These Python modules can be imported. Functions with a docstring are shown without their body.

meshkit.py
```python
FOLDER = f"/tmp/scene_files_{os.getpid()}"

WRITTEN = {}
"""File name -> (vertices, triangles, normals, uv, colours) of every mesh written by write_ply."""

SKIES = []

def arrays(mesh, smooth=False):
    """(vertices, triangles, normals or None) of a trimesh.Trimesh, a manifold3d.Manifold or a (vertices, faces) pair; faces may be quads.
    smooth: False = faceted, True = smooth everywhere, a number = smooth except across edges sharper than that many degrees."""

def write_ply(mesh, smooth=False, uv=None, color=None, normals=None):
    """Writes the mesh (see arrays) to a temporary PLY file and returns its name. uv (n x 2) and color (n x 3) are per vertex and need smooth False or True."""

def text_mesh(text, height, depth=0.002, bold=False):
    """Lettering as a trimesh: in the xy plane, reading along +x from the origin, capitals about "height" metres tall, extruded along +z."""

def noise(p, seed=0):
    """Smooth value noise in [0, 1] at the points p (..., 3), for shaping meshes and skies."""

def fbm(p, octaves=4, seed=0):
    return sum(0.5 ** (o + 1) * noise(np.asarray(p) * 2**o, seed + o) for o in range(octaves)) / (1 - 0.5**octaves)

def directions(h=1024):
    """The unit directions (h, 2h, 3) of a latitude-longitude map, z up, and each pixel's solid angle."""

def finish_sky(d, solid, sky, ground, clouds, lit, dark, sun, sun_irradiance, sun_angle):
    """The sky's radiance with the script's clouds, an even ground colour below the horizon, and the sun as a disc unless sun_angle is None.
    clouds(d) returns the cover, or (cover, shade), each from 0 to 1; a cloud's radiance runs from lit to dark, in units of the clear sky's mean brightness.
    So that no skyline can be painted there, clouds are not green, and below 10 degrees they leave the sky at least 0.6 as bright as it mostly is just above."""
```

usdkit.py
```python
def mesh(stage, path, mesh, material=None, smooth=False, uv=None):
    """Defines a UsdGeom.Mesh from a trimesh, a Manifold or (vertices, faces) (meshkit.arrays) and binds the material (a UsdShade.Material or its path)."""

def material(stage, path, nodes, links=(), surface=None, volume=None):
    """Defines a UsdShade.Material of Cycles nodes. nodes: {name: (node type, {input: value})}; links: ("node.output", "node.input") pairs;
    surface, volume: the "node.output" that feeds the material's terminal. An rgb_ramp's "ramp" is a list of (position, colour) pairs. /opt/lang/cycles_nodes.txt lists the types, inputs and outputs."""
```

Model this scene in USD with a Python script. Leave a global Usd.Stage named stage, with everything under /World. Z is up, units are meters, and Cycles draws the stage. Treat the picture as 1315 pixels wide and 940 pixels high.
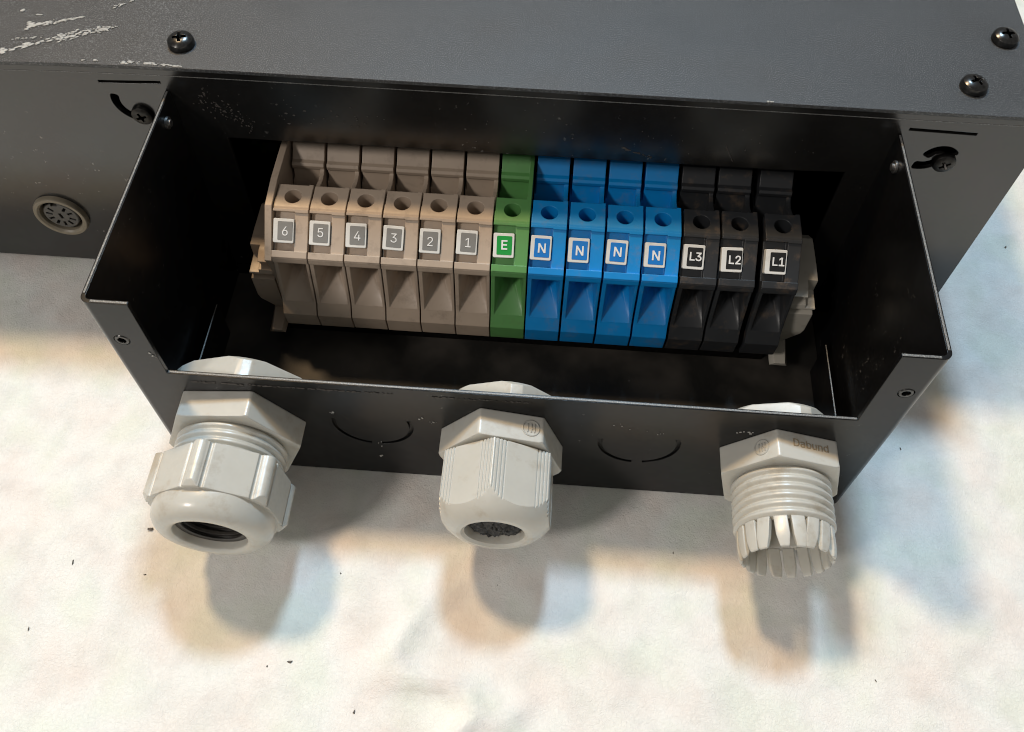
import math, random
import numpy as np, trimesh
import manifold3d as m3
from manifold3d import Manifold, CrossSection
from shapely.geometry import Polygon
import usdkit, meshkit
from pxr import Usd, UsdGeom, UsdLux, UsdShade, Gf, Sdf, Vt

U = 0.1                      # one modelling unit = 0.1 m
rng = random.Random(7)
stage = Usd.Stage.CreateInMemory()
UsdGeom.SetStageUpAxis(stage, UsdGeom.Tokens.z)
UsdGeom.SetStageMetersPerUnit(stage, 1.0)
UsdGeom.Xform.Define(stage, '/World')
UsdGeom.Scope.Define(stage, '/World/Looks')

# ------------------------------------------------------------------ camera
cam = UsdGeom.Camera.Define(stage, '/World/camera')
CAM = (0.0666, -1.1556, 2.4729)
RX, RY, RZ = (0.9973, 0.0719, 0.0127), (0.0676, -0.8414, -0.5362), (-0.0278, 0.5356, -0.8440)   # right, down, forward
mat = Gf.Matrix4d(*RX, 0, *[-a for a in RY], 0, *[-a for a in RZ], 0, *[c * U for c in CAM], 1).GetOrthonormalized()
cam.AddTransformOp().Set(mat)
cam.CreateHorizontalApertureAttr(36.0)
cam.CreateVerticalApertureAttr(36.0 * 732 / 1024)
cam.CreateFocalLengthAttr(36.0 * 1146.0 / 1315.0)
cam.CreateClippingRangeAttr(Gf.Vec2f(0.01, 50))
cam.CreateFStopAttr(0.0)
cam.GetPrim().CreateAttribute('exposure', Sdf.ValueTypeNames.Float).Set(0.0)

# ------------------------------------------------------------------ light
WARM, WARM_POWER = (1.0, 0.71, 0.41), 7.7
COOL, COOL_POWER = (0.54, 0.78, 1.0), 8.3
FRONT, FRONT_POWER = (1.0, 0.93, 0.87), 4.2
AMBIENT, AMBIENT_STRENGTH = (1.0, 0.975, 0.94), 0.23

def lamp(name, slope, colour, power, radius, h=1.75):
    p = Gf.Vec3d(slope[0] * h, slope[1] * h, h)
    l = UsdLux.DiskLight.Define(stage, '/World/' + name)
    l.CreateRadiusAttr(radius)
    l.CreateColorAttr(Gf.Vec3f(*colour))
    l.CreateNormalizeAttr(True)
    l.CreateIntensityAttr(power)
    z = Gf.Vec3d(p).GetNormalized()
    x = Gf.Cross(Gf.Vec3d(0, 1, 0), z).GetNormalized()
    y = Gf.Cross(z, x)
    l.AddTransformOp().Set(Gf.Matrix4d(*x, 0, *y, 0, *z, 0, *p, 1))
lamp('warm_lamp', (-0.375, 0.38), WARM, WARM_POWER, 0.105)
lamp('cool_lamp', (0.0, 0.50), COOL, COOL_POWER, 0.115)
lamp('front_lamp', (-0.82, -0.72), FRONT, FRONT_POWER, 0.15, 1.4)

dome = UsdLux.DomeLight.Define(stage, '/World/room_light')
dm = usdkit.material(stage, '/World/Looks/room_light', {'b': ('background_shader', {'color': AMBIENT, 'strength': AMBIENT_STRENGTH})}, surface='b.background')
UsdShade.MaterialBindingAPI.Apply(dome.GetPrim()).Bind(dm)

# ------------------------------------------------------------------ helpers
def prim_of(p):
    return p.GetPrim() if hasattr(p, 'GetPrim') else p

def unique(parent, name):
    path, i = f'{parent}/{name}', 0
    while stage.GetPrimAtPath(path):
        i += 1
        path = f'{parent}/{name}_{i:03d}'
    return path

def describe(o, label=None, cat=None, group=None, kind=None):
    o = prim_of(o)
    for k, v in (('label', label), ('category', cat), ('group', group), ('kind', kind)):
        if v:
            o.SetCustomDataByKey(k, v)
    return o

def thing(name, base, label, cat, group=None):
    x = UsdGeom.Xform.Define(stage, unique('/World', name))
    x.AddTranslateOp().Set(Gf.Vec3d(*[c * U for c in base]))
    describe(x, label, cat, group)
    return (x.GetPath().pathString, np.array(base, float))

def arr(mesh):
    if hasattr(mesh, 'to_mesh'):
        q = mesh.to_mesh()
        return trimesh.Trimesh(np.array(q.vert_properties[:, :3], float), np.array(q.tri_verts), process=False)
    return mesh

def part(parent, name, mesh, material, smooth=32, label=None, kind=None):
    """parent: (path, base) of a thing or part; mesh in modelling units, world placed."""
    path, base = parent
    t = arr(mesh).copy()
    t.vertices = (np.asarray(t.vertices) - base) * U
    p = unique(path, name)
    o = usdkit.mesh(stage, p, t, MAT[material], smooth=smooth)
    describe(o, label, kind=kind)
    return (p, base)

def box(x0, x1, y0, y1, z0, z1):
    return Manifold.cube([x1 - x0, y1 - y0, z1 - z0]).translate([x0, y0, z0])

def cyl(r, h, n=40, r2=None):
    return Manifold.cylinder(h, r, r if r2 is None else r2, n)

def poly(pts):
    a = sum(p[0] * q[1] - q[0] * p[1] for p, q in zip(pts, pts[1:] + pts[:1]))
    return CrossSection([pts if a > 0 else pts[::-1]])

def extrude_x(pts_yz, x0, x1):
    """profile in (y, z), extruded along x"""
    m = poly(pts_yz).extrude(x1 - x0)          # (y, z, x)
    return m.transform([[0, 0, 1, x0], [1, 0, 0, 0], [0, 1, 0, 0]])

def extrude_y(cs_xz, y0, y1):
    """cross section in (x, z), extruded along y"""
    m = cs_xz.extrude(y1 - y0)                 # (x, z, d): y = y1 - d
    return m.transform([[1, 0, 0, 0], [0, 0, -1, y1], [0, 1, 0, 0]])

def to_front(m, cx, y, cz):
    """local +z turned to -y (out of the front plate), placed at (cx, y, cz)"""
    return m.transform([[1, 0, 0, cx], [0, 0, -1, y], [0, 1, 0, cz]])

def revolve(profile, n=96):
    return poly(profile).revolve(n)

def join(ms):
    return Manifold.batch_boolean(ms, m3.OpType.Add)

def circle(r, n=48, c=(0, 0)):
    return CrossSection.circle(r, n).translate(c)

def rounded(w, h, r):
    return CrossSection.square([w - 2 * r, h - 2 * r], True).offset(r, m3.JoinType.Round, 2.0, 24)

def ngon(R, deg, n=6, r=0.0):
    cs = CrossSection([[(R * math.cos(math.radians(deg + 360 / n * k)), R * math.sin(math.radians(deg + 360 / n * k))) for k in range(n)]])
    return cs.offset(-r, m3.JoinType.Miter, 4.0, 12).offset(r, m3.JoinType.Round, 2.0, 32) if r else cs

# ------------------------------------------------------------------ materials
MAT = {}
def plastic(name, base, dirt=(0.10, 0.07, 0.05), rough=0.42, dirty=0.35, vary=0.06, bump=0.12, bevel=0.00035, scale=60, sss=0.0):
    b2 = tuple(c * (1 - vary * 2) for c in base)
    n = {
        'tc': ('texture_coordinate', {}), 'g': ('geometry', {}),
        'n1': ('noise_texture', {'scale': scale, 'detail': 5.0, 'roughness': 0.6}),
        'n2': ('noise_texture', {'scale': scale * 3.1, 'detail': 6.0, 'roughness': 0.7}),
        'n3': ('noise_texture', {'scale': 2600.0, 'detail': 2.0}),
        'r1': ('rgb_ramp', {'ramp': [(0.35, b2), (0.65, base)]}),
        'r2': ('rgb_ramp', {'ramp': [(0.54, (0, 0, 0)), (0.72, (dirty,) * 3)]}),
        'mx': ('mix', {'color2': dirt}),
        'rr': ('rgb_ramp', {'ramp': [(0.3, (rough - 0.08,) * 3), (0.7, (rough + 0.12,) * 3)]}),
        'bv': ('bevel', {'radius': bevel, 'samples': 6}),
        'bp': ('bump', {'strength': bump, 'distance': 0.0001}),
        'p': ('principled_bsdf', {'roughness': rough}),
    }
    links = [('g.position', 'n1.vector'), ('g.position', 'n2.vector'), ('g.position', 'n3.vector'), ('n1.fac', 'r1.fac'), ('n2.fac', 'r2.fac'), ('r2.color', 'mx.fac'),
             ('r1.color', 'mx.color1'), ('mx.color', 'p.base_color'), ('n2.fac', 'rr.fac'), ('rr.color', 'p.roughness'), ('n3.fac', 'bp.height'), ('bv.bevel', 'bp.normal'), ('bp.normal', 'p.normal')]
    if sss:
        n['p'][1].update({'subsurface_weight': sss, 'subsurface_radius': (1.0, 0.8, 0.6), 'subsurface_scale': 0.001})
    MAT[name] = usdkit.material(stage, '/World/Looks/' + name, n, links, surface='p.BSDF')

def paint(name, base, rough=0.4, speck=0.75, bump=0.35, bevel=0.0003, grain=1.0, spec=0.5, dust=0.0, rvar=0.09, ior=1.5, fine=3300.0):
    """black textured powder coat with fine sparkle, small pale chips and a little dust"""
    hi = tuple(min(1, c * (1 + 1.6 * grain) + 0.02 * grain ** 2.5) for c in base)
    lo = tuple(c * (1 - 0.45 * min(grain, 1)) for c in base)
    n = {
        'g': ('geometry', {}),
        'n1': ('noise_texture', {'scale': fine, 'detail': 3.0, 'roughness': 0.7}),
        'n2': ('noise_texture', {'scale': 45.0, 'detail': 4.0}),
        'n3': ('noise_texture', {'scale': 420.0, 'detail': 4.0, 'roughness': 0.75}),
        'n4': ('noise_texture', {'scale': 22.0, 'detail': 2.0}),
        'r1': ('rgb_ramp', {'ramp': [(0.34, lo), (0.52, base), (0.70, hi)]}),
        'chip': ('rgb_ramp', {'ramp': [(speck, (0, 0, 0)), (speck + 0.02, (0.5,) * 3)]}),
        'patch': ('rgb_ramp', {'ramp': [(0.45, (0, 0, 0)), (0.6, (1,) * 3)]}),
        'cm': ('mix', {'mix_type': 'multiply', 'fac': 1.0}),
        'mx': ('mix', {'color2': (0.30, 0.29, 0.27)}),
        'du': ('rgb_ramp', {'ramp': [(0.42, (0, 0, 0)), (0.75, (dust,) * 3)]}),
        'mx2': ('mix', {'color2': (0.16, 0.135, 0.11)}),
        'rr': ('rgb_ramp', {'ramp': [(0.3, (rough - rvar * .6,) * 3), (0.7, (rough + rvar * 1.3,) * 3)]}),
        'bv': ('bevel', {'radius': bevel, 'samples': 6}),
        'bp': ('bump', {'strength': bump, 'distance': 0.00012}),
        'p': ('principled_bsdf', {'specular_ior_level': spec, 'ior': ior}),
    }
    links = [('g.position', k + '.vector') for k in ('n1', 'n2', 'n3', 'n4')] + [
        ('n1.fac', 'r1.fac'), ('n3.fac', 'chip.fac'), ('n4.fac', 'patch.fac'), ('chip.color', 'cm.color1'), ('patch.color', 'cm.color2'), ('cm.color', 'mx.fac'),
        ('r1.color', 'mx.color1'), ('n2.fac', 'du.fac'), ('du.color', 'mx2.fac'), ('mx.color', 'mx2.color1'), ('mx2.color', 'p.base_color'),
        ('n2.fac', 'rr.fac'), ('rr.color', 'p.roughness'), ('n1.fac', 'bp.height'), ('bv.bevel', 'bp.normal'), ('bp.normal', 'p.normal')]
    MAT[name] = usdkit.material(stage, '/World/Looks/' + name, n, links, surface='p.BSDF')

def metal(name, base, rough=0.35, metallic=1.0, bump=0.1):
    n = {'g': ('geometry', {}), 'n': ('noise_texture', {'scale': 900.0, 'detail': 4.0}), 'r': ('rgb_ramp', {'ramp': [(0.35, tuple(c * 0.55 for c in base)), (0.65, base)]}),
         'bv': ('bevel', {'radius': 0.00015, 'samples': 6}), 'bp': ('bump', {'strength': bump, 'distance': 0.0001}),
         'p': ('principled_bsdf', {'roughness': rough, 'metallic': metallic})}
    MAT[name] = usdkit.material(stage, '/World/Looks/' + name, n, [('g.position', 'n.vector'), ('n.fac', 'r.fac'), ('r.color', 'p.base_color'), ('n.fac', 'bp.height'), ('bv.bevel', 'bp.normal'), ('bp.normal', 'p.normal')], surface='p.BSDF')

paint('housing_paint', (0.036, 0.038, 0.040), rough=0.46, grain=1.5, bump=0.5, fine=2800.0)
paint('front_paint', (0.009, 0.0085, 0.008), rough=0.19, grain=0.35, bump=0.07, speck=0.67, spec=0.60, rvar=0.05, ior=1.6)
paint('box_paint', (0.0045, 0.0045, 0.0048), rough=0.24, grain=0.4, bump=0.09, speck=0.66, spec=0.30, rvar=0.06)
paint('floor_paint', (0.011, 0.010, 0.008), rough=0.55, grain=0.8, speck=0.70, dust=0.45)
paint('worn_edge_highlight', (0.16, 0.16, 0.155), rough=0.34, grain=1.0, bump=0.4)  # worn paint, with the gloss of lit edges put into the colour
plastic('beige_plastic', (0.485, 0.385, 0.295), dirty=0.32)
plastic('green_plastic', (0.115, 0.32, 0.095), dirty=0.25)
plastic('blue_plastic', (0.002, 0.26, 0.68), dirt=(0.20, 0.17, 0.13), dirty=0.30)
plastic('black_plastic', (0.026, 0.028, 0.031), dirt=(0.14, 0.095, 0.06), dirty=0.55, rough=0.40)
plastic('pale_grey_plastic', (0.52, 0.49, 0.42), dirty=0.25)
plastic('gland_plastic', (0.545, 0.535, 0.485), dirt=(0.27, 0.20, 0.12), dirty=0.42, rough=0.27, vary=0.05, bump=0.06, scale=40, bevel=0.0005, sss=0.12)
plastic('gland_cap_plastic', (0.545, 0.535, 0.485), dirt=(0.27, 0.20, 0.12), dirty=0.42, rough=0.27, vary=0.05, bump=0.05, scale=40, bevel=0.00008, sss=0.12)
plastic('gland_dark', (0.05, 0.045, 0.04), dirty=0.3)
plastic('rubber', (0.030, 0.030, 0.030), rough=0.6, dirty=0.5, dirt=(0.14, 0.12, 0.10))
plastic('tag_white', (0.74, 0.73, 0.69), dirty=0.35, dirt=(0.3, 0.27, 0.22), rough=0.4, bevel=0.0003)
plastic('tag_grey', (0.215, 0.21, 0.195), dirty=0.15, bevel=0.0001)
plastic('tag_green', (0.006, 0.31, 0.045), dirty=0.05, bevel=0.0001)
plastic('tag_blue', (0.004, 0.19, 0.60), dirty=0.05, bevel=0.0001)
plastic('tag_black', (0.012, 0.012, 0.012), dirty=0.1, bevel=0.0001)
plastic('print_white', (0.82, 0.82, 0.80), dirty=0.05, bevel=0.00005)
plastic('print_stain', (0.33, 0.27, 0.19), dirty=0.2, bevel=0.00005)
plastic('dusty_ring', (0.20, 0.172, 0.125), dirty=0.5, dirt=(0.09, 0.08, 0.06), scale=120)
plastic('socket_grey', (0.075, 0.072, 0.066), dirty=0.4, dirt=(0.05, 0.045, 0.04), scale=200)
plastic('dull_flake', (0.10, 0.09, 0.08), dirty=0.3, scale=200)
plastic('flake', (0.46, 0.45, 0.42), dirty=0.3, scale=200)
plastic('crumb', (0.12, 0.105, 0.09), dirty=0.2)
metal('dark_screw', (0.10, 0.098, 0.095), rough=0.25)
metal('black_screw', (0.05, 0.048, 0.045), rough=0.4)
metal('bright_metal', (0.70, 0.68, 0.64), rough=0.25)
metal('zinc', (0.30, 0.29, 0.28), rough=0.45)

MAT['cloth'] = usdkit.material(stage, '/World/Looks/cloth', {
    'g': ('geometry', {}),
    'n1': ('noise_texture', {'scale': 28.0, 'detail': 5.0, 'roughness': 0.6}),
    'n2': ('noise_texture', {'scale': 1100.0, 'detail': 4.0, 'roughness': 0.75, 'distortion': 1.2}),
    'n3': ('noise_texture', {'scale': 120.0, 'detail': 5.0, 'roughness': 0.55, 'distortion': 0.3}),
    'n4': ('noise_texture', {'scale': 52.0, 'detail': 3.0}),
    'r1': ('rgb_ramp', {'ramp': [(0.3, (0.79, 0.755, 0.70)), (0.5, (0.83, 0.815, 0.775)), (0.7, (0.80, 0.815, 0.785))]}),
    'r4': ('rgb_ramp', {'ramp': [(0.35, (1.0, 0.955, 0.945)), (0.5, (1, 1, 1)), (0.65, (0.955, 0.99, 0.945))]}),
    'r3': ('rgb_ramp', {'ramp': [(0.3, (0.87,) * 3), (0.58, (1,) * 3)]}),
    'm1': ('mix', {'mix_type': 'multiply', 'fac': 1.0}), 'm2': ('mix', {'mix_type': 'multiply', 'fac': 0.8}),
    'ad': ('math', {'math_type': 'multiply_add', 'value2': 1.3}),
    'bp': ('bump', {'strength': 0.6, 'distance': 0.0006}),
    'p': ('principled_bsdf', {'roughness': 0.9, 'specular_ior_level': 0.15}),
}, [('g.position', k + '.vector') for k in ('n1', 'n2', 'n3', 'n4')] + [('n1.fac', 'r1.fac'), ('n4.fac', 'r4.fac'), ('n3.fac', 'r3.fac'), ('r1.color', 'm1.color1'), ('r4.color', 'm1.color2'), ('m1.color', 'm2.color1'), ('r3.color', 'm2.color2'), ('m2.color', 'p.base_color'),
    ('n3.fac', 'ad.value1'), ('n2.fac', 'ad.value3'), ('ad.value', 'bp.height'), ('bp.normal', 'p.normal')], surface='p.BSDF')

# ------------------------------------------------------------------ the white cloth everything stands on
def cloth():
    def axis(lo, hi, far, n):
        core = np.linspace(lo, hi, n)
        out = np.array([.1, .3, .7, 1.5, 3, 6, 10]) * far / 10
        return np.r_[(lo - out)[::-1], core, hi + out]
    X, Y = np.meshgrid(axis(-2.4, 2.8, 14, 240), axis(-1.4, 3.2, 14, 220), indexing='ij')
    P = np.stack([X, Y, np.zeros_like(X)], -1)
    q = P.copy()
    a = 0.6
    q = np.stack([X * math.cos(a) + Y * math.sin(a), (-X * math.sin(a) + Y * math.cos(a)) * 2.3, 0 * X], -1)     # creases run diagonally
    broad = meshkit.fbm(P * 1.1 + 31, 3, seed=4) - .5
    crease = 1 - np.abs(meshkit.fbm(q * 0.9 + 7, 3, seed=9) * 2 - 1)
    crease = np.clip((crease - .86) / .14, 0, 1) ** 2
    fine = meshkit.fbm(P * 7 + 3, 3, seed=2) - .5
    dist = np.maximum(np.maximum(np.abs(X) - 1.02, 0), np.maximum(np.maximum(-Y, Y - .75), 0))
    w = np.clip(dist / .8, 0, 1)
    w = w * w * (3 - 2 * w)
    P[..., 2] = (0.07 * broad + 0.05 * crease * np.clip((.15 - Y) / .5, 0, 1)) * w + 0.016 * fine * (.25 + .75 * w) - .004 - .03 * w
    n, m = X.shape
    i = np.arange(n * m).reshape(n, m)
    f = np.stack([i[:-1, :-1], i[1:, :-1], i[1:, 1:], i[:-1, 1:]], -1).reshape(-1, 4)
    return trimesh.Trimesh(P.reshape(-1, 3), np.vstack([f[:, [0, 1, 2]], f[:, [0, 2, 3]]]), process=False)
sheet = cloth()
ground = usdkit.mesh(stage, '/World/table_cloth', (np.asarray(sheet.vertices) * U, sheet.faces), MAT['cloth'], smooth=True)
describe(ground, 'white felt-like cloth under the black equipment', 'cloth', kind='structure')

# ------------------------------------------------------------------ the long black housing
FY, ZT, ZB, XL, XR, YB = 0.722, 0.886, 0.027, -3.2, 1.369, 2.9
TH = 0.012
housing = thing('equipment_housing', (0, 1.8, 0), 'long black painted sheet metal housing behind the open box', 'metal housing')

def sag(t):
    """the long housing sags a little towards its left end"""
    t = arr(t)
    v = np.array(t.vertices)
    d = np.clip((-v[:, 0] - 0.85) / 0.9, 0, 1.6)
    v[:, 2] -= 0.032 * d * d * np.clip((v[:, 2] - 0.55) / 0.33, 0, 1)
    return trimesh.Trimesh(v, t.faces, process=False)

top = box(XL, XR, FY - .006, YB, ZT - .010, ZT)
part(housing, 'top_panel', sag(top.refine_to_length(.25)), 'housing_paint')
part(housing, 'lid_flange', sag(box(XL + .001, XR - .001, FY - .0045, FY - .0005, ZT - .030, ZT - .0105).refine_to_length(.25)), 'front_paint')
part(housing, 'worn_edge_highlight', sag(box(XL + .001, XR - .001, FY - .0050, FY - .0046, ZT - .031, ZT - .0285).refine_to_length(.25)), 'worn_edge_highlight')  # lit lower edge of the lid fold, painted as a pale strip

# front panel with the opening behind the terminals, two bent slots, two tab slits and the socket hole
front = CrossSection([[(XL + .01, ZB), (XR, ZB), (XR, ZT - .026), (XL + .01, ZT - .026)]])
front = front - CrossSection([[(-.87, .06), (.90, .06), (.90, .652), (.70, .645), (-.87, .640)]])
def banana(cx, cz, r, a0, a1, w):
    pts = [(cx + (r + w) * math.cos(math.radians(a)), cz + (r + w) * math.sin(math.radians(a))) for a in np.linspace(a0, a1, 16)]
    pts += [(cx + (r - w) * math.cos(math.radians(a)), cz + (r - w) * math.sin(math.radians(a))) for a in np.linspace(a1, a0, 16)]
    return poly(pts).offset(.008, m3.JoinType.Round, 2, 16)
front -= banana(-1.095, .757, .060, 165, 262, .004)
front -= banana(1.085, .755, .060, 262, 330, .006) + banana(1.13, .715, .040, 40, 150, .006)
front -= CrossSection([[(-1.180, .818), (-1.005, .824), (-1.005, .833), (-1.180, .827)]])
front -= CrossSection([[(1.012, .816), (1.192, .812), (1.192, .821), (1.012, .825)]])
front -= circle(.075, 40, (-1.518, .254))
part(housing, 'front_panel', sag(extrude_y(front, FY, FY + TH).refine_to_length(.3)), 'front_paint')
part(housing, 'side_panel', box(XR - TH, XR - .001, FY + TH + .001, YB - TH, ZB + .002, ZT - TH - .001), 'front_paint')
part(housing, 'side_panel', box(XL, XL + TH, FY + TH, YB - TH, ZB + .002, ZT - .1), 'front_paint')
part(housing, 'back_panel', box(XL, XR - .001, YB - TH, YB - .001, ZB, ZT - TH - .1), 'front_paint')
part(housing, 'bottom_panel', box(XL + .02, XR - .02, FY + TH + .002, YB - .02, ZB + .004, ZB + .016), 'box_paint')
for fx in (-2.9, 1.1):
    part(housing, 'foot', cyl(.12, ZB + .006, 24).translate([fx, 2.4, 0]), 'rubber')

def pan_head(r, h, spin=0, recess=True):
    prof = [(0, 0), (r, 0), (r, h * .35), (r * .93, h * .66), (r * .72, h * .9), (r * .4, h), (0, h)]
    s = revolve(prof, 40)
    if recess:
        w = r * .13
        arm = Manifold.hull_points([(-r * .60, -w, h * 1.2), (r * .60, -w, h * 1.2), (r * .60, w, h * 1.2), (-r * .60, w, h * 1.2), (-r * .22, -w * .6, h * .2), (r * .22, -w * .6, h * .2), (r * .22, w * .6, h * .2), (-r * .22, w * .6, h * .2)])
        hub = Manifold.cylinder(h, r * .12, r * .27, 12).translate([0, 0, h * .2])
        s -= arm.rotate([0, 0, spin]) + arm.rotate([0, 0, spin + 90]) + hub
    return s
for (sx, sy), spin, tilt, lab in zip([(-.953, .811), (1.296, 1.027), (1.169, .821)], (12, 8, 28), ((4, 0), (5, 4), (0, 6)), ('screw above the left slot', 'rear screw at the right end', 'front screw at the right end')):
    part(housing, 'lid_screw', pan_head(.036, .026, spin).rotate([tilt[0], tilt[1], 0]).translate([sx, sy, ZT + .001]), 'dark_screw', label='black pan head cross ' + lab)
for (sx, sz), spin in (((-1.092, .712), 20), ((1.146, .715), 35)):
    part(housing, 'slot_screw', to_front(pan_head(.031, .018, spin), sx, FY - .001, sz), 'black_screw')

# round socket with nine contact slots
cx, cz = -1.518, .254
sock = part(housing, 'round_socket', to_front(revolve([(.064, -.02), (.086, -.02), (.086, .010), (.082, .017), (.072, .017), (.066, .010)], 56), cx, FY, cz), 'dusty_ring', label='dusty round connector ring')
ins = revolve([(0, -.03), (.056, -.03), (.056, .004), (.053, .008), (0, .008)], 48)
cut = []
for a in (20, 55, 95, 130, 165, 200, 235, 270, 305, 340):
    if a in (95,):
        continue
    cut.append(Manifold.cube([.020, .0085, .03], True).rotate([0, 0, a]).translate([.036 * math.cos(math.radians(a)), .036 * math.sin(math.radians(a)), .006]))
cut.append(Manifold.cube([.024, .010, .03], True).rotate([0, 0, 100]).translate([0, 0, .006]))
cut.append(Manifold.cube([.022, .022, .04], True).rotate([0, 0, 95]).translate([-.005, .056, .006]))
part(sock, 'contact_insert', to_front(ins - join(cut), cx, FY, cz), 'socket_grey')
part(sock, 'socket_well', to_front(revolve([(0, -.06), (.0755, -.06), (.0755, -.035), (0, -.035)], 40), cx, FY, cz), 'rubber')

# pale scratches and chips in the paint of the top
def flakes(a, b, n, spread, size, stretch=2.2, seed=0):
    r, ms = random.Random(seed), []
    dx, dy = b[0] - a[0], b[1] - a[1]
    L = math.hypot(dx, dy); ux, uy = dx / L, dy / L
    for _ in range(int(n * 3.0)):
        s = r.random(); o = r.gauss(0, spread) * (1 - .45 * s)
        px, py = a[0] + dx * s - uy * o, a[1] + dy * s + ux * o
        k = 7; sz = size * .46 * r.uniform(.2, 1.5) * (1 - .35 * s)
        pts = []
        for j in range(k):
            t = 2 * math.pi * j / k
            e, f = sz * stretch * math.cos(t) * r.uniform(.5, 1.2), sz * math.sin(t) * r.uniform(.5, 1.2)
            pts.append((px + ux * e - uy * f, py + uy * e + ux * f))
        d = max(0, min(1.6, (-px - .85) / .9))
        ms.append(CrossSection([pts], m3.FillRule.Positive).extrude(.0022).translate([0, 0, ZT - .0007 - .032 * d * d + r.uniform(0, .0004)]))
    t = trimesh.util.concatenate([arr(m) for m in ms if m.num_tri()])
    return t
def scratch(parent, lines, label, mat='flake', lift=None):
    t = trimesh.util.concatenate([flakes(*l) for l in lines])
    if lift is not None:
        t.apply_transform(lift)
    part(parent, 'paint_scratch', t, mat, smooth=False, label=label, kind='stuff')
scratch(housing, [((-1.46, .745), (-1.287, .82), 26, .006, .0075, 2.6, 1), ((-1.30, .815), (-1.163, .872), 60, .010, .0055, 2.0, 2), ((-1.20, .85), (-1.15, .875), 10, .004, .004, 2.5, 12)], 'long broken pale scratch across the left of the top')
scratch(housing, [((-1.405, .862), (-1.331, .884), 22, .007, .0075, 2.0, 3), ((-1.331, .884), (-1.257, .911), 16, .003, .005, 3.0, 4)], 'short pale scratch above the long one')
scratch(housing, [((-1.43, .803), (-1.34, .822), 9, .004, .0045, 2.2, 5), ((-1.446, .931), (-1.436, .934), 3, .002, .009, 1.6, 6), ((-1.40, .912), (-1.38, .914), 2, .002, .006, 2, 7)], 'small pale chips among the scratches')
scratch(housing, [((-1.189, .955), (-1.14, .99), 8, .003, .0035, 3.0, 8)], 'faint scratch far back on the top')
scratch(housing, [((-1.205, .728), (-1.195, .729), 3, .002, .006, 1.5, 9), ((-1.172, .729), (-1.160, .730), 3, .002, .006, 1.8, 10), ((-1.10, .7275), (-1.045, .727), 9, .003, .006, 1.8, 11), ((-1.03, .727), (-.93, .721), 22, .002, .0055, 2.2, 13)], 'row of pale chips along the front edge')
scratch(housing, [((.62, .7195), (.635, .7195), 3, .001, .005, 1.5, 14)], 'single chip on the front edge')

# ------------------------------------------------------------------ the open terminal box on its front
TH = 0.011
H, H1, NA = 0.8009, 0.5047, 0.885
Z0 = 0.003
tbox = thing('terminal_box', (0, .36, 0), 'open black sheet metal terminal box with a cut-out front, without its cover', 'metal box')
shell2d = (CrossSection.square([2.0, FY - .001]).translate([-1, 0]).offset(-.022, m3.JoinType.Miter, 4, 8).offset(.022, m3.JoinType.Round, 2, 48) + CrossSection([[(-1, .2), (1, .2), (1, FY - .001), (-1, FY - .001)]])) \
    - (CrossSection.square([2.0 - 2 * TH, FY]).translate([-1 + TH, TH]).offset(-.011, m3.JoinType.Miter, 4, 8).offset(.011, m3.JoinType.Round, 2, 48) + CrossSection([[(-1 + TH, .2), (1 - TH, .2), (1 - TH, 1), (-1 + TH, 1)]]))
shell = shell2d.extrude(H - Z0).translate([0, 0, Z0])
shell -= box(-NA, NA, -.1, .1, H1, 1.2)
GL = (-.752, -.015, .745)
plate = shell.trim_by_plane([0, -1, 0], -.028)
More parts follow.
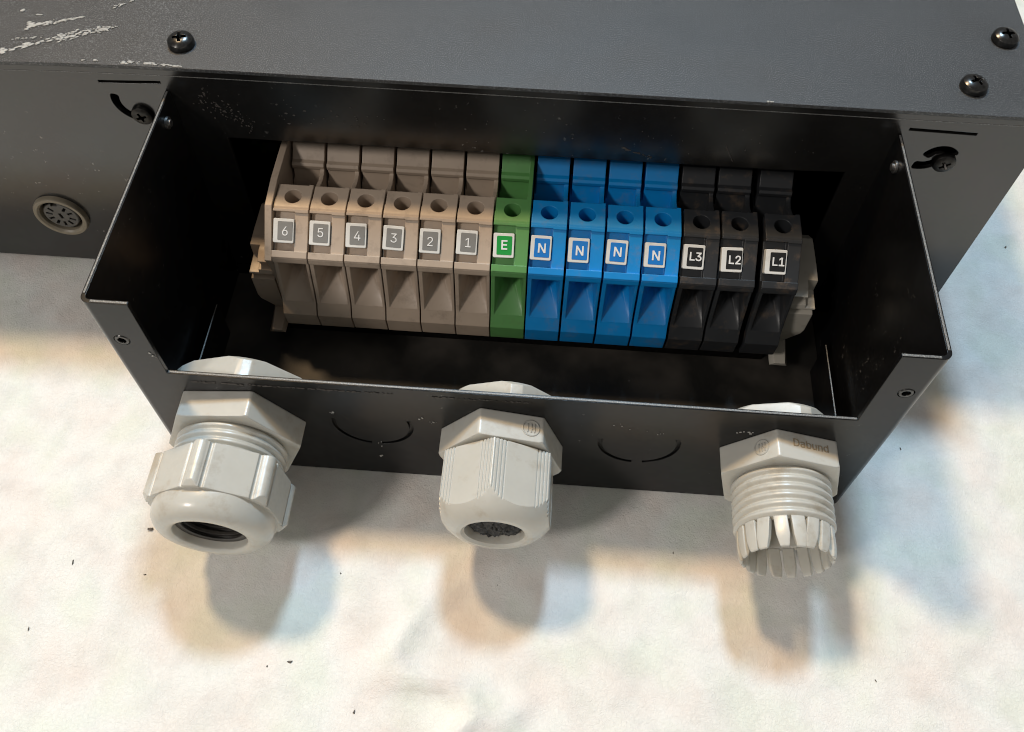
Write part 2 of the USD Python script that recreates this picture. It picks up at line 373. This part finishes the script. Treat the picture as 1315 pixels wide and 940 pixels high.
def ring_slit(r, w, a0, a1):
    p = [((r + w) * math.cos(math.radians(a)), (r + w) * math.sin(math.radians(a))) for a in np.linspace(a0, a1, 24)] + [((r - w) * math.cos(math.radians(a)), (r - w) * math.sin(math.radians(a))) for a in np.linspace(a1, a0, 24)]
    return poly(p)
for kx, kz, sp in ((-.375, .302, 0), (.36, .298, 4)):
    for a0, a1 in ((168, 262), (278, 378)):
        plate -= extrude_y(ring_slit(.107, .0058, a0 + sp, a1 + sp).translate([kx, kz]), -.01, .009)
for sx in (-1, 1):
    plate -= extrude_y(circle(.020, 24, (sx * .951, .650)), -.05, .05)
part(tbox, 'front_plate', plate, 'box_paint')
for sgn in (-1, 1):
    w = shell.trim_by_plane([0, 1, 0], .028).trim_by_plane([sgn, 0, 0], .0)
    part(tbox, 'side_wall', w, 'box_paint')
part(tbox, 'bottom_panel', box(-1 + TH + .001, 1 - TH - .001, TH + .001, FY - .002, Z0, Z0 + .012), 'floor_paint')
part(tbox, 'added_light_stop', box(-1 + TH + .001, 1 - TH - .001, FY - .012, FY - .003, Z0 + .0125, .056), 'box_paint')  # added strip, closes a bright gap where light leaked in below the housing
# worn sheet edges, with the bright highlight of the rims painted on as strips
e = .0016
part(tbox, 'worn_edge_highlight', box(-NA + .001, NA - .001, .0022, TH - .0030, H1 + .0002, H1 + e), 'worn_edge_highlight')
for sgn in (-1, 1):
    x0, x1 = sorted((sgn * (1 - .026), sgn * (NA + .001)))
    part(tbox, 'worn_edge_highlight', box(x0, x1, .0022, TH - .0030, H - .0002, H + e), 'worn_edge_highlight')
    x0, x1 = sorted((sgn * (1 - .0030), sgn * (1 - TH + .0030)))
    part(tbox, 'worn_edge_highlight', box(x0, x1, .026, FY - .004, H - .0002, H + e), 'worn_edge_highlight')
    x0, x1 = sorted((sgn * .957, sgn * .962))
    part(tbox, 'inner_flange', box(x0, x1, .016, .46, Z0 + .013, .175), 'box_paint')
    part(tbox, 'worn_edge_highlight', box(x0 + .001, x1 - .001, .018, .458, .1749, .1762), 'worn_edge_highlight')  # light caught on the flange top, put in as a thin pale strip
    nut = revolve([(.009, 0), (.0195, 0), (.0195, .018), (.0165, .022), (.011, .022), (.009, .015)], 32)
    part(tbox, 'threaded_insert', to_front(nut, sgn * .951, .0205, .650), 'dark_screw')
    stud = cyl(.017, .007, 20) + cyl(.010, .013, 16)
    stud = stud.rotate([0, -90 * sgn, 0]).translate([sgn * (1 - TH - .0005), .644, .757])
    part(tbox, 'stud', stud, 'zinc')
    up = trimesh.transformations.rotation_matrix(math.pi / 2, [1, 0, 0])
def front_lift(y):
    m = np.array([[1, 0, 0, 0], [0, 0, -1, y + ZT], [0, 1, 0, 0], [0, 0, 0, 1.0]])
    return m
scratch(tbox, [((-.83, .472), (-.30, .479), 46, .0016, .0026, 5.0, 21), ((-.20, .478), (.06, .482), 18, .0016, .0022, 5.0, 22)], 'faint pale scratch line just below the rim', 'dull_flake', lift=front_lift(0))
scratch(tbox, [((-.24, .36), (-.20, .33), 2, .01, .005, 1.3, 23), ((-.49, .35), (-.47, .36), 2, .004, .006, 1.3, 24), ((-.37, .185), (-.34, .19), 1, .012, .006, 1.4, 25), ((-.19, .22), (-.185, .15), 3, .002, .004, 3, 26), ((.60, .40), (.66, .41), 3, .004, .005, 2, 27), ((.28, .40), (.42, .36), 3, .01, .004, 1.2, 28), ((-.375, .12), (-.37, .11), 2, .004, .006, 1.3, 29), ((-.90, .60), (-.89, .58), 2, .004, .005, 1.6, 30)], 'small pale chips scattered over the front', lift=front_lift(0))

scratch(housing, [((-.91, .80), (-.78, .68), 34, .028, .0040, 1.5, 31), ((-.70, .74), (-.40, .735), 10, .03, .0035, 2.2, 32), ((-.2, .73), (.8, .74), 12, .035, .0028, 1.5, 33)], 'greyish scuffs on the dark strip above the blocks', 'dull_flake', front_lift(FY))
scratch(housing, [((.545, .730), (.577, .667), 14, .0006, .0024, 5.0, 34), ((.265, .692), (.353, .661), 14, .002, .0020, 5.0, 35)], 'two fine hair scratches on the dark strip', 'dull_flake', front_lift(FY))

# ------------------------------------------------------------------ mounting rail
rail = thing('mounting_rail', (.03, .625, Z0), 'dull steel mounting rail along the bottom of the box under the blocks', 'rail')
rp = [(.487, .066), (.487, .078), (.502, .078), (.502, .03), (.748, .03), (.748, .078), (.80, .078), (.80, .066), (.76, .066), (.76, .0155), (.495, .0155), (.495, .066)]
part(rail, 'hat_rail', extrude_x(rp, -.80, .80), 'black_screw')

# ------------------------------------------------------------------ terminal blocks
PITCH, BW = .1068, .1042
E_, L_ = np.array([.566, .530]), np.array([.452, .438])
TN = (L_ - E_) / np.linalg.norm(L_ - E_)              # down the label face
NN = np.array([TN[1], -TN[0]]) * (1 if -TN[0] > 0 else -1)
NN = np.array([-.628, .778])
SL = float(np.linalg.norm(L_ - E_))
def slab(x0, x1, s0, s1, n0, n1):
    """block on the label face: x across, s down the slope, n out of it"""
    c = [E_ + TN * s + NN * n for s, n in ((s0, n0), (s1, n0), (s1, n1), (s0, n1))]
    return extrude_x([tuple(p) for p in c], x0, x1)
def on_face(m, x, s, n):
    """mesh in (x right, y up the slope, z out) placed on the label face"""
    t = arr(m).copy()
    o = E_ + TN * s + NN * n
    T = np.array([[1, 0, 0, x], [0, -TN[0], NN[0], o[0]], [0, -TN[1], NN[1], o[1]], [0, 0, 0, 1.0]])
    t.apply_transform(T)
    return t
OUTLINE = [(.452, .438), (.566, .530), (.572, .5335), (.653, .539), (.657, .512), (.69, .487), (.735, .474), (.762, .478), (.7705, .484), (.769, .496), (.775, .503), (.788, .504), (.824, .537), (.858, .540), (.862, .16), (.80, .082), (.52, .082), (.50, .13), (.421, .153), (.417, .162), (.409, .222), (.429, .258), (.438, .30), (.449, .38), (.455, .418), (.449, .424)]
def block_body(kind):
    b = extrude_x(OUTLINE, .0015, BW)
    wall = .0125
    if kind == 'green':
        b += extrude_x([(.653, .40), (.653, .539), (.824, .537), (.824, .40)], BW - .012, BW)
    b -= box(-.01, .0065, .765, .90, .44, .60) + box(-.01, .0030, .60, .655, .44, .60)
    b += slab(.0015, BW, .1235, SL - .003, -.012, .0055) + slab(.0015, BW, .002, .0125, -.012, .0045)
    # screw hole
    b -= cyl(.0248, .30, 36).translate([.052, .607, .33])
    # window for the marker
    b -= slab(-.01, .066, .010, .1235, -.022, .02)
    # rear pocket, open to the left
    pocket = [(.650, .60), (.650, .36), (.745, .36), (.762, .430), (.775, .460), (.778, .480), (.7695, .4845), (.7685, .497), (.765, .60)]
    b -= extrude_x(pocket, -.01, BW - wall)
    # front wire funnel
    a = [(x, y, z) for x in (.012, BW - .007) for (y, z) in ((.38, .262), (.38, .418), (.4305, .262), (.452, .418))]
    r = .021
    hole = [(.060 + r * 1.3 * math.cos(t), .500, .346 + r * math.sin(t)) for t in np.linspace(0, 2 * math.pi, 16, False)]
    b -= Manifold.hull_points(a + hole)
    b -= Manifold.cylinder(.20, .021, .021, 24).scale([1.3, 1, 1]).rotate([-90, 0, 0]).translate([.060, .494, .346])
    return b
BODY = {k: block_body(k) for k in ('plain', 'green')}
SCREW = pan_head(.0228, .012, 25).translate([.052, .607, .352])

FIRST = -.086 - 6 * PITCH
def terminal(i, x, dz, colour, tagmat, text, label, ox=0.0, group=None, dy=0.0):
    t = thing('terminal_block', (x, .625, .08), label, 'terminal block', group)
    mv = [x, dy, dz]
    body = part(t, 'body', BODY['green' if colour == 'green' else 'plain'].translate(mv), colour + '_plastic')
    part(t, 'clamp_screw', SCREW.rotate([0, 0, 0]).translate(mv), 'zinc')
    r = random.Random(40 + i)
    tilt = r.uniform(-1.4, 1.4)
    tag = rounded(.060, .070, .004).extrude(.026)
    tw, th_ = (.044, .054)
    sx, ss = .034 + r.uniform(-.001, .001), .0675 + r.uniform(-.002, .002)
    off = np.array(mv)
    def place(m, n):
        q = arr(m).copy()
        q.apply_transform(trimesh.transformations.rotation_matrix(math.radians(tilt), [0, 0, 1]))
        q = on_face(q, sx, ss, n)
        q.vertices = q.vertices + off
        return q
    mk = part(t, 'marker_tag', place(tag, -.0195), 'tag_white')
    plate_ = rounded(tw, th_, .003).extrude(.0012).translate([ox, 0, 0])
    part(mk, 'colour_panel', place(plate_, .0059), tagmat)
    h = .026 if len(text) == 1 else .023
    g = meshkit.text_mesh(text, h, depth=.0008, bold=not text.isdigit())
    lo, hi = g.bounds
    g.apply_translation([-(lo[0] + hi[0]) / 2 + ox + (.002 if len(text) > 1 else 0), -(lo[1] + hi[1]) / 2 + r.uniform(-.002, .002), 0])
    part(mk, 'lettering', place(g, .0073), 'print_white', smooth=False)

BL = ['beige terminal block with marker 6, leftmost of all, against the end plate', 'beige terminal block with marker 5, second from the left end plate',
      'beige terminal block with marker 4, third from the left end plate', 'beige terminal block with marker 3, fourth from the left, third before the green block',
      'beige terminal block with marker 2, next but one to the green block', 'beige terminal block with marker 1, touching the green block']
for i, n in enumerate('654321'):
    terminal(i, FIRST + i * PITCH, rng.uniform(-.0012, .0012), 'beige', 'tag_grey', n, BL[i], ox=(.005, .003, .004, .002, .001, .004)[i])
terminal(6, FIRST + 6 * PITCH, .0, 'green', 'tag_green', 'E', 'green earth terminal block with a green marker lettered E', ox=.002)
NL = ['blue terminal block marked N directly beside the green block', 'blue terminal block marked N, second from the green block',
      'blue terminal block marked N, third from the green block, rusty dust on its top', 'blue terminal block marked N directly beside the black blocks']
for k in range(4):
    terminal(7 + k, FIRST + 7 * PITCH + .0005 + k * .1092, rng.uniform(-.0012, .0012), 'blue', 'tag_blue', 'N', NL[k], ox=(.003, .003, .002, .003)[k], group='blue neutral terminal blocks')
KL = ['black terminal block marked L3, touching the blue blocks', 'black terminal block marked L2, in the middle of the three black ones', 'black terminal block marked L1 at the right end, set slightly apart']
for k, (n, dx) in enumerate((('L3', .0), ('L2', .0), ('L1', .0135))):
    terminal(11 + k, FIRST + 7 * PITCH + .0015 + (4 + k) * .1092 + dx, (0, .002, .003)[k], 'black', 'tag_black', n, KL[k], ox=(.003, .006, .005)[k])

# end plate and end clamps
ep = thing('end_plate', (FIRST - .012, .625, .08), 'thin beige end plate on the left of the block marked 6', 'end plate')
EP = [(.449, .428), (.564, .540), (.658, .552), (.86, .552), (.862, .16), (.80, .082), (.55, .082), (.50, .13), (.478, .20), (.480, .30), (.468, .38), (.455, .415)]
part(ep, 'plate', extrude_x(EP, FIRST - .0215, FIRST - .0015), 'beige_plastic')

def end_clamp(x0, x1, mirror, mat, label):
    c = thing('end_clamp', ((x0 + x1) / 2, .625, .08), label, 'end clamp')
    prof = [(.478, .20), (.474, .305), (.49, .31), (.49, .325), (.475, .328), (.478, .345), (.50, .35), (.50, .366), (.487, .37), (.52, .385), (.60, .39), (.70, .39), (.74, .36), (.76, .16), (.745, .082), (.52, .082), (.51, .12)]
    b = extrude_x(prof, x0, x1)
    b -= extrude_x([(.44, .33), (.44, .50), (.54, .50), (.54, .34)], *((x0 - .01, x0 + .03) if mirror < 0 else (x1 - .03, x1 + .01)))
    side = Manifold.hull_points([((x0 if mirror < 0 else x1), y, z) for y, z in ((.30, .05), (.55, .05), (.55, .22), (.30, .22))] + [((x0 + .045 if mirror < 0 else x1 - .045), y, z) for y, z in ((.30, .05), (.55, .05))])
    b -= side
    part(c, 'body', b, mat)
    fx0, fx1 = ((x0 + .02, x1 + .0) if mirror < 0 else (x0 + .005, x1 - .022))
    foot = Manifold.hull_points([(fx0, .43, .086), (fx1, .43, .086), (fx1 - .01, .425, .105), (fx0 + .012, .425, .105), (fx0, .56, .086), (fx1, .56, .086), (fx1, .56, .112), (fx0, .56, .112)])
    part(c, 'foot', foot, mat)
end_clamp(-.822, FIRST - .0235, -1, 'beige_plastic', 'beige end clamp at the left end of the row of blocks')
RX1 = FIRST + 7 * PITCH + 7 * .1092 + .014
end_clamp(RX1, RX1 + .082, 1, 'pale_grey_plastic', 'pale grey end clamp with a foot at the right end of the row of blocks')

# ------------------------------------------------------------------ cable glands
def gland_nut(hexdeg, R, hole, y0, y1, flange=None):
    """lock nut behind the plate"""
    b = ngon(R, hexdeg, 6, .012).extrude(y1 - y0) ^ revolve([(0, 0), (R * .9, 0), (R * .955, .012), (R * .955, y1 - y0 - .012), (R * .88, y1 - y0), (0, y1 - y0)], 72)
    return b - cyl(hole, 1, 48).translate([0, 0, -.5])
def hex_body(R, deg, depth, hole):
    b = ngon(R, deg, 6, .010).extrude(depth) ^ revolve([(0, 0), (R * 1.01, 0), (R * 1.01, depth - .006), (R * .965, depth), (0, depth)], 96)
    return b - cyl(hole, 1, 48).translate([0, 0, -.5])
def thread(r0, r1, a, b, pitch, hole, n=80):
    pr = [(hole, a), (r0, a)]
    k = int(round((b - a) / pitch)); s = (b - a) / k
    for i in range(k):
        z = a + i * s
        pr += [(r0, z + s * .10), (r1 - .002, z + s * .36), (r1, z + s * .44), (r1, z + s * .66), (r1 - .002, z + s * .74), (r0, z + s * .96)]
    pr += [(r0, b), (hole, b)]
    return revolve(pr, n)

# left: large gland, empty
c, z = GL[0], .267
g = thing('cable_gland', (c, 0, z), 'largest off-white cable gland at the left, with an open empty end', 'cable gland')
F = lambda m: to_front(m, c, -.0008, z)
part(g, 'hex_base', F(hex_body(.192, 67, .076, .12)), 'gland_plastic')
part(g, 'thread', F(thread(.141, .150, .0765, .165, .024, .118)), 'gland_plastic')
def cap1():
    hexa = ngon(.188, 96, 6, .006)
    fl = []
    for k in range(6):                                   # rounded ribs with a groove each side on every corner
        a = math.radians(96 + 60 * k)
        fl.append(circle(.0205, 24, (.1685 * math.cos(a), .1685 * math.sin(a))))
        for s in (-1, 1):
            aa = a + s * math.radians(9.0)
            fl.append(circle(.0058, 16, (.1752 * math.cos(aa), .1752 * math.sin(aa))))
    cs = (hexa + join2(fl[0::3])) - join2(fl[1::3] + fl[2::3])
    b = cs.extrude(.125).translate([0, 0, .155])
    b ^= revolve([(0, .155), (.190, .155), (.192, .165), (.192, .262), (.170, .288), (0, .288)], 96)
    dome = revolve([(0, .20), (.1610, .20), (.1610, .281), (.1605, .296), (.157, .315), (.147, .330), (.135, .341), (.118, .346), (.106, .345), (.100, .340), (0, .340)], 96)
    b = b + dome
    bore = revolve([(0, .1), (.123, .1), (.123, .22), (.0975, .235), (.0965, .30), (.0965, .335), (.100, .345), (.106, .40), (0, .40)], 72)
    return b - bore
def join2(cs):
    o = cs[0]
    for q in cs[1:]:
        o = o + q
    return o
cap = part(g, 'cap_nut', F(cap1()), 'gland_plastic', smooth=38)
part(g, 'seal_ring', F(revolve([(.0960, .236)] + [(r_, .236 + .010 * q) for q in range(9) for r_ in ((.078, .090) if q % 2 else (.090, .078))] + [(.0960, .318)], 72)), 'gland_dark', smooth=False)
part(g, 'inner_plug', F(revolve([(0, .10), (.1175, .10), (.1175, .11), (0, .11)], 48)), 'rubber')
part(g, 'lock_nut', to_front(gland_nut(79, .222, .13, 0, .075), c + .008, .088, z + .002), 'gland_plastic')

# middle: complete gland with a slit rubber seal
c, z = GL[1], .277
g = thing('cable_gland', (c, 0, z), 'off-white cable gland in the middle, with ribbed cap and crumpled dark seal', 'cable gland')
F2 = lambda m: to_front(m, c, -.0008, z)
base = hex_body(.172, 110, .076, .10)
hb = part(g, 'hex_base', F2(base), 'gland_plastic')
def cap2():
    hexa = ngon(.1635, 95, 6, .004)
    cuts = []
    ap = .1635 * math.cos(math.pi / 6)
    for k in range(6):
        a = math.radians(95 + 60 * k + 30)
        nx, ny = math.cos(a), math.sin(a)
        for off in (.046, .056, .066, .076, -.046, -.056, -.066, -.076):
            cuts.append(CrossSection.square([.0046, .0052], True).rotate(math.degrees(a) + 90).translate([nx * (ap - .0005) - ny * off, ny * (ap - .0005) + nx * off]))
    straight = (hexa - join2(cuts)).extrude(.30) ^ revolve([(0, .083), (.163, .083), (.169, .090), (.169, .36), (0, .36)], 96)
    straight = straight.trim_by_plane([0, 0, 1], .083)
    prof = [(0, .05), (.178, .05), (.172, .185), (.163, .213), (.150, .242), (.133, .263), (.115, .277), (.100, .284), (.088, .285), (.081, .279), (.079, .268), (.076, .24), (0, .24)]
    b = straight ^ revolve(prof[:-2] + [(.076, .27), (0, .27)], 96)
    b += revolve([(0, .10), (.139, .10), (.139, .20), (.1418, .215), (.1375, .244), (.128, .2645), (.113, .2775), (.100, .284), (.088, .285), (.081, .279), (0, .27)], 180)
    return b - revolve([(0, .0), (.09, .0), (.09, .22), (.078, .24), (.078, .268), (.083, .30), (0, .30)], 64)
part(g, 'cap_nut', F2(cap2()), 'gland_cap_plastic', smooth=28)
def crumpled_seal():
    s = trimesh.creation.icosphere(5)
    v = s.vertices
    n = meshkit.fbm(v * 4.2 + 11, 4, seed=5)
    rad = np.hypot(v[:, 0], v[:, 1])
    crease = np.abs(meshkit.fbm(np.c_[v[:, :2] * 6, v[:, 2:] * 0] + 5, 3, seed=8) - .5)
    z = .250 + .016 * (v[:, 2]) + np.where(v[:, 2] > 0, .03 * (n - .5) - .055 * np.clip(.16 - crease, 0, 1) * np.clip(1.3 - rad, 0, 1), 0)
    s.vertices = np.c_[v[:, :2] * .0775, z]
    return s
s = crumpled_seal()
s.apply_transform(np.array([[1, 0, 0, c], [0, 0, -1, -.0008], [0, 1, 0, z], [0, 0, 0, 1.0]]))
part(g, 'rubber_seal', s, 'rubber', smooth=40)
def logo(deg, dist, along, yc, cx_, cz_, size):
    """embossed round mark on the hex facet that faces deg: a ring with two bars"""
    m = (circle(size, 32) - circle(size * .86, 32)).extrude(.0022)
    for o in (-.35, .05, .42):
        m += Manifold.cube([size * .14, size * 1.05, .0022], True).translate([o * size, 0, .0011])
    m += Manifold.cube([size * .5, size * .14, .0022], True).translate([.2 * size, -.05 * size, .0011])
    return facet(m, deg, dist, along, yc, cx_, cz_)
def facet(m, deg, dist, along, yc, cx_, cz_):
    a = math.radians(deg)
    nrm = np.array([math.cos(a), 0, math.sin(a)]); tx = np.array([math.sin(a), 0, -math.cos(a)]); ty = np.array([0, 1.0, 0])
    t = arr(m).copy()
    o = np.array([cx_, yc, cz_]) + nrm * dist + tx * along
    T = np.eye(4); T[:3, 0], T[:3, 1], T[:3, 2], T[:3, 3] = tx, ty, nrm, o
    t.apply_transform(T)
    return t
part(hb, 'embossed_mark', logo(80, .172 * math.cos(math.pi / 6) - .0006, .052, -.038, c, z, .024), 'gland_plastic', smooth=False)
part(g, 'lock_nut', to_front(gland_nut(80, .186, .11, 0, .07), c + .002, .083, z), 'gland_plastic')

# right: gland without its cap, the clamping fingers bare
c, z = GL[2], .267
g = thing('cable_gland', (c, 0, z), 'off-white cable gland at the right, cap missing, bare thread and clamping fingers', 'cable gland')
F3 = lambda m: to_front(m, c, -.0008, z)
hb = part(g, 'hex_base', F3(hex_body(.174, 105, .078, .10)), 'gland_plastic')
part(g, 'thread', F3(thread(.1225, .1315, .0785, .218, .0245, .100)), 'gland_plastic', smooth=40)
NF = 18
for k in range(NF):
    r_ = random.Random(200 + k)
    a0 = 90 + 360 / NF * k
    half = 7.9
    pr_out = [(.1245, .2185), (.1245, .245), (.1235, .268), (.1195, .290), (.1165, .297)]
    pr_in = [(.1055, .2185), (.1055, .245), (.1065, .268), (.1085, .290), (.1115, .298)]
    lean, flare = r_.uniform(-1.5, 3.5), r_.uniform(-.002, .003)
    secs = []
    for (ro, w), (ri, _) in zip(pr_out, pr_in):
        t = (w - .2185) / .08
        hw = math.radians(half * (1 - .35 * max(0, t - .72) / .28)) if t > .72 else math.radians(half)
        ac = math.radians(a0 + lean * t * 2)
        fr = flare * t * t
        secs.append([((rr + fr) * math.cos(ac + s * hw), (rr + fr) * math.sin(ac + s * hw), w) for rr, s in ((ro, -1), (ro + .0008, 0), (ro, 1), (ri, 1), (ri, -1))])
    V = np.array(secs).reshape(-1, 3)
    n5 = 5
    Fc = []
    for i in range(len(secs) - 1):
        for j in range(n5):
            a, b = i * n5 + j, i * n5 + (j + 1) % n5
            Fc += [[a, b, b + n5], [a, b + n5, a + n5]]
    Fc += [[0, 2, 1], [0, 3, 2], [0, 4, 3]]
    o = (len(secs) - 1) * n5
    Fc += [[o, o + 1, o + 2], [o, o + 2, o + 3], [o, o + 3, o + 4]]
    t = trimesh.Trimesh(V, np.array(Fc), process=False)
    t.apply_transform(np.array([[1, 0, 0, c], [0, 0, -1, -.0008], [0, 1, 0, z], [0, 0, 0, 1.0]]))
    part(g, 'finger', t, 'gland_plastic', smooth=50)
part(g, 'inner_plug', F3(revolve([(0, .10), (.0995, .10), (.0995, .11), (0, .11)], 48)), 'rubber')
txt = meshkit.text_mesh('Dabund', .021, depth=.0020)
txt.apply_translation([-.055, -.010, 0])
part(hb, 'embossed_lettering', facet(txt, 75, .174 * math.cos(math.pi / 6) - .0005, .010, -.030, c, z), 'print_stain', smooth=False)
part(hb, 'embossed_mark', logo(135, .174 * math.cos(math.pi / 6) - .0006, .040, -.040, c, z, .022), 'gland_plastic', smooth=False)
part(g, 'lock_nut', to_front(gland_nut(75, .186, .11, 0, .07), c - .010, .083, z), 'gland_plastic')

# ------------------------------------------------------------------ crumbs on the cloth, hairs and specks in the box
def crumb(x, y, s, seed):
    r = np.random.default_rng(seed)
    p = r.normal(size=(12, 3)) * [s * 1.7, s * .8, s * .6]
    a = r.uniform(0, 3.14)
    p = p @ np.array([[math.cos(a), math.sin(a), 0], [-math.sin(a), math.cos(a), 0], [0, 0, 1]])
    return Manifold.hull_points([tuple(q) for q in p])

from scipy.spatial import cKDTree
tree = cKDTree(np.asarray(sheet.vertices)[:, :2])
CR = [(-1.033, -.232, .005, 'crumb just left of the opening of the large gland'), (-1.231, -.344, .003, 'speck on the bare cloth far left of the large gland'), (-1.015, -.363, .0028, 'speck on the cloth below left of the large gland'),
      (-.55, -.572, .0042, 'crumb on the cloth just below the shadow of the large gland'), (-.613, -.587, .0024, 'faint thin speck beside the crumb below the left shadow'), (-.355, -.686, .0035, 'lone crumb on the cloth at the bottom between left and middle shadows'),
      (-.454, -.32, .0026, 'speck just right of the shadow of the large gland'), (-.004, -.319, .0026, 'speck inside the shadow below the middle gland'), (-1.295, -.537, .003, 'speck on the cloth at the lower left'),
      (.499, -.188, .0026, 'speck at the edge of the box shadow left of the bare gland'), (1.742, 1.082, .004, 'speck on the bright cloth at the far right'), (1.219, .21, .0032, 'speck in the bluish shadow right of the box'), (1.047, -.501, .0024, 'speck on the cloth below right of the bare gland')]
for i, (x, y, s, lab) in enumerate(CR):
    zz = sheet.vertices[tree.query((x, y))[1]][2]
    o = thing('crumb', (x, y, zz), 'tiny dark ' + lab, 'crumb', 'dark crumbs on the cloth')
    part(o, 'grain', crumb(x, y, s * .68, 60 + i).translate([x, y, zz + s * .5]), 'crumb', smooth=False)
